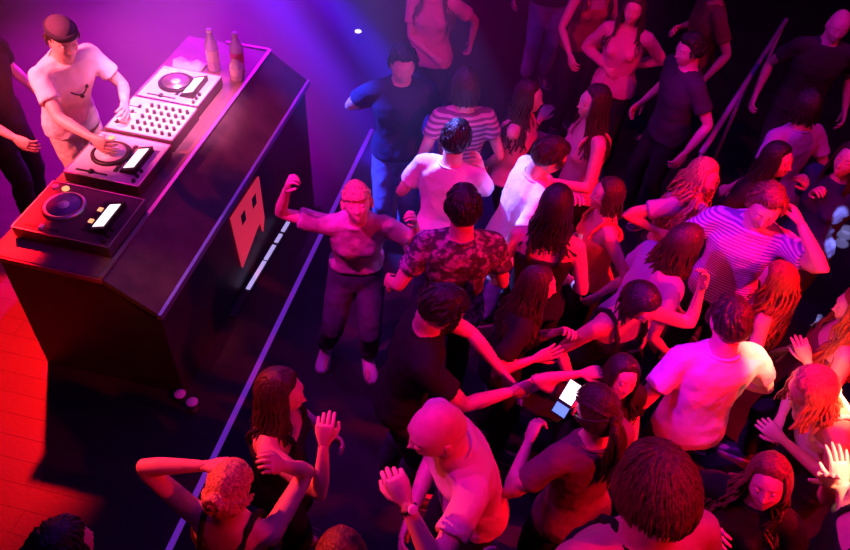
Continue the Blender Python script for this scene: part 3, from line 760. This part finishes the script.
person('blonde woman dancing with both arms spread wide beside the violet line', (357, 203), -82, 1.68, fem=True, lean=16, hpitch=-27, hroll=6, hair='pony', hc='blonde', hlen=0.2, top=('tee', 'plaid'), bot='dark', shoe='white',
       R=('p', 289, 182, 1.66), L=('p', 414, 218, 1.4), rhint=(-0.3, 0.5, -1), lhint=(-0.3, 0.3, -1), feet=((368, 362), (326, 352)), crouch=0.05, curl=(0.9, 0.9), hem=0.575)
person('man in a black t-shirt reaching both arms to the right', (441, 309), 5, 1.78, lean=14, hpitch=28, hair='short', hc='black', top=('tee', 'black'), bot='dark', R=('p', 524, 388, 1.2), L=('p', 512, 384, 1.12), rhint=(-0.5, 0.5, -0.6), lhint=(0, 0.9, 0.1), curl=(0.2, 0.2))
person('long-haired woman in black looking right, hand held out flat', (538, 285), -5, 1.6, fem=True, lean=8, hpitch=0, hair='long', hc='dark', hlen=0.3, top=('tee', 'black'), bot='black', R=('p', 546, 355, 1.24), L=('p', 566, 330, 1.32), curl=(0.7, 0.2), rhint=(-0.6, 0.4, -0.6))
person('woman in a pink tank top seen in profile with dark wavy hair', (529, 97), -20, 1.62, fem=True, hpitch=-4, stance=0.09, hair='long', hc='dark', hlen=0.32, wave=0.012, top=('tank', 'pink'), bot='black', R=('p', 545, 112, 1.3), rhint=(-0.2, 0.3, -0.9), L=('r', 0.2, 0.02, -0.1))
person('woman with long dark hair facing left beyond the white shoulder', (594, 103), 195, 1.74, stance=0.09, fem=True, hpitch=-4, hair='long', hc='dark', hlen=0.3, top=('tank', 'rose'), bot='black', L=('r', 0.2, 0.0, -0.12))
person('man in a white shirt bending right with a brightly lit shoulder', (549, 157), 12, 1.72, lean=15, hpitch=20, hair='short', hc='dark', top=('tee', 'white'), bot='jeans', stance=0.1, R=('r', 0.02, 0.05, -0.28), L=('p', 574, 196, 1.42), rhint=(-0.8, 0.4, -0.3), lhint=(0.2, 0.6, -0.7))
person('woman in a black tank top with dark hair seen from behind', (556, 206), 80, 1.76, fem=True, hair='long', hc='black', hlen=0.22, top=('tank', 'black'), bot='black', L=('r', 0.07, -0.02, -0.27), R=('r', 0.12, 0.0, -0.24))
person('woman with a dark bob in profile facing left, red-lit back', (607, 195), 188, 1.6, fem=True, hpitch=-6, hair='bob', hc='dark', top=('tank', 'orange'), bot='black', L=('r', 0.02, 0.05, -0.28), R=('r', 0.1, 0.02, -0.24))
person('woman with long curly fair hair holding a hand to her mouth', (703, 176), -50, 1.63, fem=True, lean=8, hpitch=0, hair='long', hc='blonde', hlen=0.4, wave=0.03, top=('crop', 'lilac'), bot='black', L=('p', 704, 208, 1.37), R=('p', 668, 236, 1.15), rhint=(-0.6, 0.8, -0.5), curl=(0.9, 0.5))
person('dark-haired woman in a violet top just behind the woman with bowed head', (684, 243), 15, 1.68, fem=True, lean=18, hpitch=15, hair='long', hc='dark', hlen=0.2, top=('tee', 'lilac'), bot='black', R=('r', 0.06, 0.05, -0.26), L=('r', 0.12, 0.0, -0.22))
person('woman in a black tank top bowing her head, bare shoulders', (640, 302), -62, 1.68, fem=True, lean=14, hpitch=28, hair='bob', hc='black', top=('tank', 'black'), bot='black', L=('p', 704, 278, 1.55), lhint=(0.3, 0.7, -0.4), R=('r', 0.05, 0.03, -0.28), curl=(0.6, 0.5))
person('man in a finely striped shirt with one hand at his ear', (765, 206), -116, 1.84, lean=10, hpitch=10, hyaw=14, hair='short', hc='brown', top=('tee', 'stripe'), bot='black', L=('p', 796, 213, 1.7), lhint=(0.5, 0.65, -0.8), R=('r', 0.14, 0.0, -0.24), rhint=(0, 0.9, -0.4), curl=(0.7, 0.4))
person('dark-haired woman looking right beyond the man in striped shirt', (777, 160), -45, 1.64, fem=True, hpitch=-8, hair='long', hc='black', hlen=0.25, top=('tee', 'black'), bot='black')
person('person at the right edge in dark clothes with hand raised to chest', (850, 160), 215, 1.74, fem=True, hpitch=-8, hair='long', hc='dark', hlen=0.2, top=('tee', 'navy'), bot='black', R=('p', 816, 190, 1.38), L=('p', 806, 182, 1.36), curl=(0.7, 0.8))
person('man in a white t-shirt with bright orange-lit right shoulder', (729, 322), 100, 1.76, lean=8, hpitch=12, hair='short', hc='dark', top=('tee', 'white'), bot='dark', R=('r', 0.12, 0.04, -0.24), L=('r', 0.06, 0.02, -0.28), rhint=(-0.4, 0.7, -0.6), lhint=(-0.3, 0.5, -0.8))
person('woman with long auburn hair behind the orange-lit shoulder', (778, 280), 150, 1.58, fem=True, hpitch=12, hair='long', hc='red', hlen=0.4, wave=0.022, top=('tank', 'maroon'), bot='black', L=('r', 0.1, 0.0, -0.25), R=('r', 0.1, 0.0, -0.25))
person('woman with long auburn hair at the right frame edge, bare forearm lowered', (856, 308), 165, 1.68, fem=True, hpitch=14, hair='long', hc='red', hlen=0.4, wave=0.014, top=('tank', 'maroon'), bot='black', R=('r', 0.1, 0.02, -0.26), L=('p', 803, 350, 1.3))
person('fair-haired woman bending forward and clapping under the red light', (812, 388), 190, 1.78, fem=True, lean=42, hpitch=16, hair='long', hc='blonde', hlen=0.18, top=('tank', 'white'), bot='black', R=('p', 777, 426, 1.1), L=('p', 771, 430, 1.1), curl=(0.5, 0.5))
person('dark-haired woman in black at bottom right with violet-lit face', (768, 482), -118, 1.7, fem=True, hpitch=-14, hroll=14, hair='long', hc='brown', hlen=0.3, wave=0.012, top=('tee', 'black'), bot='black', R=('p', 714, 532, 1.25), L=('r', 0.15, 0.1, -0.2), curl=(0.5, 0.35))
person('person at the bottom right corner raising both glowing hands', (893, 505), 175, 1.75, hair='short', hc='dark', top=('tank', 'black'), bot='black', R=('p', 828, 478, 1.42), L=('p', 840, 470, 1.42), rhint=(-0.2, 0.3, -1), lhint=(-0.2, 0.3, -1), curl=(0.2, 0.2))
# nearest man raised along the line of sight to match his image head size
per26 = person('nearest man at the bottom with reddish hair and a black neckband', (655, 492), 110, 1.76, hpitch=16, tufts=900, hair='short', hc='brown', top=('halter', 'black'), bot='black', base=0.9, L=('r', 0.12, 0.06, -0.26), R=('r', 0.12, 0.06, -0.26))
person('laughing woman with straight dark hair and a raised fist', (621, 377), -75, 1.53, fem=True, hpitch=-16, hroll=-12, hair='long', hc='black', hlen=0.28, top=('tee', 'black'), bot='black', L=('r', 0.14, -0.01, -0.23), R=('p', 594, 372, 1.42), rhint=(0, 0.6, -0.9), curl=(0.5, 0.95))
phg = person('woman with a dark ponytail holding up a bright phone', (597, 411), 118, 1.76, fem=True, lean=6, hpitch=10, hair='pony', hc='dark', hlen=0.36, top=('tee', 'plum'), bot='black', L=('p', 534, 428, 1.3), lhint=(-0.3, 0.8, -0.7), R=('p', 577, 404, 1.45), rhint=(-0.1, 0.7, -0.7), curl=(0.75, 0.8))
bald = person('bald man in a pale t-shirt with a wristwatch, head bowed', (438, 430), 205, 1.86, lean=24, hpitch=4, hs=1.1, hair='bald', hc='dark', top=('tee', 'cream'), bot='black', L=('q', 398, 486, 0.6, 1), R=('p', 404, 532, 1.05), lhint=(-0.5, 0.5, -0.8), curl=(0.9, 0.4))
person('woman in a black top in profile with dark shoulder-length hair', (281, 392), -4, 1.72, fem=True, lean=4, hpitch=2, hair='long', hc='dark', hlen=0.2, top=('tank', 'black'), bot='black', R=('q', 325, 430, 0.6, 1), L=('r', 0.12, 0.03, -0.24), rhint=(-0.3, 0.3, -0.9), curl=(0.6, 0.7))
person('blonde person with both arms raised at the bottom left', (229, 490), 78, 1.72, fem=True, lean=4, hpitch=14, hair='bun', hc='blonde', top=('tank', 'black'), bot='black', L=('q', 222, 466, 0.6, 1), R=('p', 274, 464, 1.7), lhint=('p', 186, 448, 1.75), rhint=('p', 300, 525, 1.2), curl=(0.5, 0.95))
person('dark head cut off at the bottom left corner of the frame', (62, 552), 60, 1.74, hair='short', hc='black', top=('tee', 'black'), bot='black', hs=1.05)
person('dark reddish head cut off at the bottom between two dancers', (341, 556), 70, 1.72, fem=True, hair='bob', hc='brown', top=('tee', 'black'), bot='black', L=('r', 0.14, -0.02, -0.22), R=('r', 0.14, -0.02, -0.22))
person('woman in a pink long-sleeved sweater holding hands with a partner', (634, 10), -112, 1.7, fem=True, hpitch=-4, hair='long', hc='dark', hlen=0.3, top=('long', 'pink'), bot='black', R=('p', 610, 70, 1.08), L=('p', 622, 66, 1.05), rhint=(-0.4, 0.8, -0.5), curl=(0.5, 0.5))
person('person in a red sleeveless top beside the pink sweater', (602, -28), -70, 1.72, fem=True, hair='long', hc='dark', top=('tank', 'red'), bot='black', R=('p', 572, 62, 1.02), rhint=(-0.4, 0.9, -0.4), L=('r', 0.15, 0.05, -0.25))
person('person in pale jeans at the top edge, head out of frame', (566, -76), -85, 1.76, hair='short', hc='dark', top=('tee', 'black'), bot='pale')
person('dim figure in dark clothes reaching out at the top right', (716, -14), 190, 1.72, hair='short', hc='dark', top=('tee', 'maroon'), bot='black', R=('p', 676, 28, 1.15))
person('dim person in a violet top near the slanting handrail', (806, 106), 110, 1.7, fem=True, hair='bob', hc='black', top=('tee', 'lilac'), bot='black')
person('lone bald person near the right frame edge in the dark', (838, 26), -100, 1.76, hair='bald', hc='dark', top=('tee', 'charcoal'), bot='black')
person('dim dark-haired figure standing in shadow right of the pink sweater', (690, 50), 200, 1.72, hair='short', hc='black', top=('tee', 'charcoal'), bot='black')

# things worn or held
CAPM = cloth('cap_navy', (0.08, 0.05, 0.10))
c = dj; mb = MB(); s_ = c['hsc']; tr = c['tr']
rings = []
for z_, k in ((0.06, 1.04), (0.07, 1.08), (0.09, 1.06), (0.112, 0.92), (0.128, 0.62), (0.136, 0.24)):
    rings.append([tr(V(math.sin(-w)*0.076*k*(1 if z_ < 0.09 else 0.92), math.cos(w)*0.1*k*(1 if z_ < 0.09 else 0.92)-0.006, z_)*s_) for w in np.arange(24)*2*math.pi/24])
mb.loft(rings); cp = mb.build('cap', CAPM, c['E'])
mb = MB(); rings = []
for z_, k in ((0.055, 1.05), (0.057, 1.13), (0.085, 1.13), (0.089, 1.03)):
    rings.append([tr(V(math.sin(-w)*0.076*k, math.cos(w)*0.1*k-0.006, z_)*s_) for w in np.arange(24)*2*math.pi/24])
mb.loft(rings); mb.build('cap_band', cloth('cap_band', (0.03, 0.02, 0.05)), cp)
# necklace
mb = MB(); cc, rr, ff, uu = c['fr'](0.835); h_ = c['h']; c2 = c['fr'](0.74)
pts = []
for w in np.linspace(-math.pi*0.9, math.pi*0.9, 23):
    t = (math.cos(w)+1)/2; base_ = cc*(1-t)+c2[0]*t
    pts.append(base_+rr*math.sin(w)*0.06*h_*(1-0.25*t)+ff*((math.cos(w))*0.05*h_+0.03*t+0.045))
mb.tube(pts, [0.005]*23, n=6); nk = mb.build('necklace', RUB, c['E'])
mb = MB(); mb.ball(pts[11]-uu*0.014, 0.015); mb.build('bead', RUB, nk)
mb = MB(); mb.ball(pts[8]-uu*0.008, 0.013); mb.build('bead', RUB, nk)
# phone in the hand of the woman with the ponytail
A = phg['arms'][1]; wr = A[3]+phg['root']
pc = at(567, 399, 1.54)
ph = empty('smartphone', tuple(pc), 'bright-screened phone held up by the woman with a dark ponytail', 'phone')
ux = nrm(at(576, 387, 1.56)-at(561, 412, 1.52)); nz = nrm(CAM-pc+V(0.3, 0, 0)); nz = nrm(nz-ux*(nz@ux)); vx = np.cross(nz, ux)
def pbox(mb, a, b, n0, n1, off=0):
    mb.loft([[ux*x_+vx*y_+nz*n0 for x_, y_ in ((-a+off, -b), (a+off, -b), (a+off, b), (-a+off, b))], [ux*x_+vx*y_+nz*n1 for x_, y_ in ((-a+off, -b), (a+off, -b), (a+off, b), (-a+off, b))]])
mb = MB(); pbox(mb, 0.088, 0.034, -0.005, 0.004); mb.build('phone_case', RUB, ph, smooth=False)
SCRW = mat('phone_screen', (0.9, 0.9, 1), 0.3, emit=2.6, ecol=(1.0, 0.8, 0.92)); SCRB = mat('phone_screen_blue', (0.1, 0.15, 0.6), 0.3, emit=0.9, ecol=(0.2, 0.35, 1.0))
mb = MB(); pbox(mb, 0.05, 0.03, 0.004, 0.0055, 0.033); mb.build('screen', SCRW, ph, smooth=False)
mb = MB(); pbox(mb, 0.024, 0.03, 0.004, 0.0055, -0.058); mb.build('screen', SCRB, ph, smooth=False)
# riser added as a support under the raised nearest man
R0 = per26['root']; rs_ = empty('added_riser', (R0[0], R0[1], 0), 'black riser added to hold up the raised nearest man, just under the frame', 'riser')
mb = MB(); mb.box((-0.45, -0.45, 0.86), (0.45, 0.45, 0.899), bev=0.008); mb.build('deck_board', BLACK, rs_, smooth=False)
for a_ in (-0.4, 0.4):
    for b_ in (-0.4, 0.4): mb = MB(); mb.cyl((a_, b_, 0.005), 0.025, 0.855, 12); mb.build('leg', STEEL, rs_)
# wristwatch of the bald man
Aw = bald['arms'][0]; wp = Aw[4-1]*0.9+Aw[2]*0.1; wd = nrm(Aw[3]-Aw[2]); sd_ = nrm(np.cross(wd, Z)); up_ = np.cross(sd_, wd)
mb = MB(); rr_ = 0.0165*bald['h']
mb.tube([wp+rr_*(math.cos(q)*sd_+math.sin(q)*up_) for q in np.arange(17)*2*math.pi/16], [0.006]*17, n=6, round_ends=False); wb = mb.build('watch_strap', RUB, bald['E'])
mb = MB(); ctr = wp+up_*(rr_+0.004); rg_ = lambda r_, n_: [ctr+up_*n_+r_*(math.cos(q)*wd+math.sin(q)*-sd_) for q in np.arange(16)*2*math.pi/16]
mb.loft([rg_(0.02, 0), rg_(0.02, 0.009), rg_(0.016, 0.011)]); mb.build('watch_face', WHITE, wb)
finish_people()

# ---------------------------------------------------------------- camera, haze and lights
from mathutils import Matrix
cam = bpy.data.cameras.new('camera'); co = bpy.data.objects.new('camera', cam); COL.objects.link(co); S.camera = co
cam.sensor_width = 36; cam.lens = F/850*36; cam.clip_start = 0.05
co.matrix_world = Matrix(((CR[0], CU[0], -fwd[0], 0), (CR[1], CU[1], -fwd[1], 0), (CR[2], CU[2], -fwd[2], CH), (0, 0, 0, 1)))
vs = S.view_settings; vs.view_transform = 'Standard'; vs.look = 'None'; vs.gamma = 1; vs.use_curve_mapping = False; vs.exposure = 0.0
w = bpy.data.worlds.new('hall_air'); S.world = w; w.use_nodes = True; nt = w.node_tree
nt.nodes['Background'].inputs[0].default_value = (0.02, 0.0, 0.03, 1); nt.nodes['Background'].inputs[1].default_value = 0.0
# stage haze in the hall air: thickest over the far stage, thinning out to nothing
vsn = nt.nodes.new('ShaderNodeVolumeScatter'); geo = nt.nodes.new('ShaderNodeNewGeometry')
mp = nt.nodes.new('ShaderNodeMapping'); mp.vector_type = 'TEXTURE'
mp.inputs['Location'].default_value = (-1.0, 6.6, 1.8); mp.inputs['Scale'].default_value = (2.9, 3.6, 3.2)
gr = nt.nodes.new('ShaderNodeTexGradient'); gr.gradient_type = 'SPHERICAL'
mu = nt.nodes.new('ShaderNodeMath'); mu.operation = 'MULTIPLY'; mu.inputs[1].default_value = 0.37
nt.links.new(geo.outputs['Position'], mp.inputs[0]); nt.links.new(mp.outputs[0], gr.inputs[0]); nt.links.new(gr.outputs['Fac'], mu.inputs[0]); nt.links.new(mu.outputs[0], vsn.inputs['Density'])
vsn.inputs['Anisotropy'].default_value = 0.2; nt.links.new(vsn.outputs[0], nt.nodes['World Output'].inputs['Volume'])
w.cycles.volume_step_size = 0.5
S.cycles.max_bounces = 5; S.cycles.volume_bounces = 0; S.cycles.diffuse_bounces = 3

def spot(name, loc, tgt, col, power, deg, blend=0.3, r=0.05):
    l = bpy.data.lights.new(name, 'SPOT'); l.color = col; l.energy = power; l.spot_size = math.radians(deg); l.spot_blend = blend; l.shadow_soft_size = r
    o = bpy.data.objects.new(name, l); COL.objects.link(o); o.location = loc
    o.rotation_euler = (Vector([float(q) for q in tgt])-Vector([float(q) for q in loc])).to_track_quat('-Z', 'Y').to_euler()
    return o
RED, MAG, VIO = (1, 0.002, 0.008), (1, 0.004, 0.62), (0.38, 0.006, 1.0)
# red wash across the stage floor from the far left
spot('red_stage_spot', tuple(bl(-0.75, 1.35, 2.9)), tuple(bl(-0.45, -0.35, 0)), (1, 0.004, 0.006), 4200, 40, 0.5)
# pink key over the DJ, whiter lamp over the decks
spot('pink_deck_spot', (-4.4, 2.8, 4.2), tuple(bl(-0.15, 1.25, 1.3)), (1, 0.1, 0.15), 3600, 22, 0.7)
spot('deck_lamp', (-0.9, 3.0, 5.9), tuple(bl(0.3, 1.6, 1.1)), (1, 0.24, 0.62), 6500, 13, 0.8)
# violet light over the far stage
spot('violet_stage_spot', (-2.1, 8.8, 5.4), (-2.9, 6.0, 0), (0.52, 0.0, 1.0), 14000, 44, 0.9)
spot('magenta_stage_spot', (-4.4, 8.0, 5.4), (-3.2, 5.6, 0), (1, 0.0, 0.32), 1500, 52, 0.9)
# magenta and violet wash over the crowd from the upper left
spot('magenta_wash', (-2.5, 2.0, 5.8), (1.0, 3.0, 1.2), (1, 0.003, 0.66), 430, 45, 0.5, 0.12)
spot('violet_wash', (-2.4, 4.6, 5.9), (1.2, 3.2, 1.2), VIO, 330, 50, 0.6, 0.12)
for p_, col_, e, d_ in (((352, 235, 1.2), (1, 0.006, 0.5), 1500, 12), ((700, 365, 1.3), (0.45, 0.002, 1), 1500, 7), ((745, 235, 1.4), (0.45, 0.002, 1), 1300, 8), ((420, 460, 1.4), (1, 0.004, 0.7), 500, 7),
                   ((440, 25, 1.2), (1, 0.004, 0.32), 900, 8), ((615, 40, 1.2), (1, 0.004, 0.26), 900, 9),
                   ((838, 26, 1.6), (0.7, 0.004, 1), 700, 3.5), ((725, 120, 1.0), (0.7, 0.0, 0.9), 900, 6)):
    spot('accent_spot', (-2.2, 1.2, 5.9), tuple(at(*p_)), col_, e, d_, 0.7, 0.06)  # added spots that pick out single dancers, a dim head and the rail
# blue beams from the left
for tgt, e in ((at(436, 186, 1.3), 3), (at(446, 146, 1.6), 2), (at(512, 180, 1.4), 3)):
    spot('blue_beam', (-3.0, 7.4, 5.7), tuple(tgt), (0.14, 0.15, 1.0), 6000*e, 4.5, 0.5, 0.03)
for tgt, e in ((at(350, 112, 0.4), 2.5), (at(425, 118, 0.9), 3), (at(385, 70, 0.5), 2), (at(400, 150, 0.3), 2.5)):
    spot('blue_beam', (-5.2, 6.8, 5.6), tuple(tgt), (0.05, 0.01, 1.0), 34000*e, 3.4, 1.0, 0.05)
spot('blue_front_beam', (-3.6, 4.2, 5.6), tuple(at(402, 190, 0.6)), (0.06, 0.07, 1.0), 14000, 8, 0.7, 0.03)
bpy.context.view_layer.update()
def hit(x, y):                                               # the surface seen at a pixel
    d = nrm(CR*(x-425)/F - CU*(y-275)/F + fwd)
    ok, loc, *_ = S.ray_cast(bpy.context.evaluated_depsgraph_get(), Vector(CAM.tolist()), Vector(d.tolist()))
    return np.array(loc)
for p_ in ((832, 248), (835, 240), (841, 243), (844, 235), (848, 230)):
    spot('blue_beam', (0.6, 2.2, 6.0), tuple(hit(*p_)), (0.45, 0.42, 1.0), 22000, 0.55, 0.3, 0.01)
# red wash from the right, on the balcony side
spot('red_crowd_spot', (2.9, 0.5, 3.7), (1.1, 2.9, 1.3), RED, 490, 62, 0.6, 0.08)
spot('red_corner_spot', (3.4, 1.6, 4.2), tuple(at(800, 350, 1.4)), RED, 1900, 50, 0.8, 0.08)
for p_, e in (((757, 352, 1.42), 1.3), ((832, 366, 1.45), 2.2), ((772, 430, 1.05), 2), ((834, 474, 1.42), 2.2)):
    spot('warm_spot', (3.0, 1.9, 4.6), tuple(at(*p_)), (1, 0.3, 0.16), 2200*e, 5.5, 0.8, 0.05)
spot('red_corner_spot', (-3.8, 3.0, 3.6), tuple(at(225, 470, 1.6)), (1, 0.03, 0.02), 1500, 16, 0.7, 0.05)
spot('red_corner_spot', (2.4, 0.2, 4.6), (R0[0], R0[1], 2.6), RED, 330, 22, 0.7, 0.05)  # added red accent to lift the nearest man's dark hair
spot('accent_spot', (-1.6, 0.6, 4.4), (R0[0], R0[1], 2.5), (1, 0.004, 0.4), 110, 20, 0.7, 0.05)  # added pink accent on the nearest man
spot('amber_spot', (-2.2, 1.2, 5.9), tuple(bl(0.83, 0.12, 0.92)), (1, 0.3, 0.03), 420, 6, 0.9, 0.05)
al = bpy.data.lights.new('ambient_fill', 'AREA'); al.shape = 'RECTANGLE'; al.size = 6; al.size_y = 6; al.energy = 95; al.color = (0.22, 0.01, 1.0)  # added soft violet fill in place of ambient light on the shaded sides
ao = bpy.data.objects.new('ambient_fill', al); COL.objects.link(ao); ao.location = (0.8, 4.0, 6.1)
spot('red_corner_spot', (3.6, 2.4, 5.6), (2.9, 6.6, 1.0), (1, 0.0, 0.06), 300, 60, 0.9, 0.08)
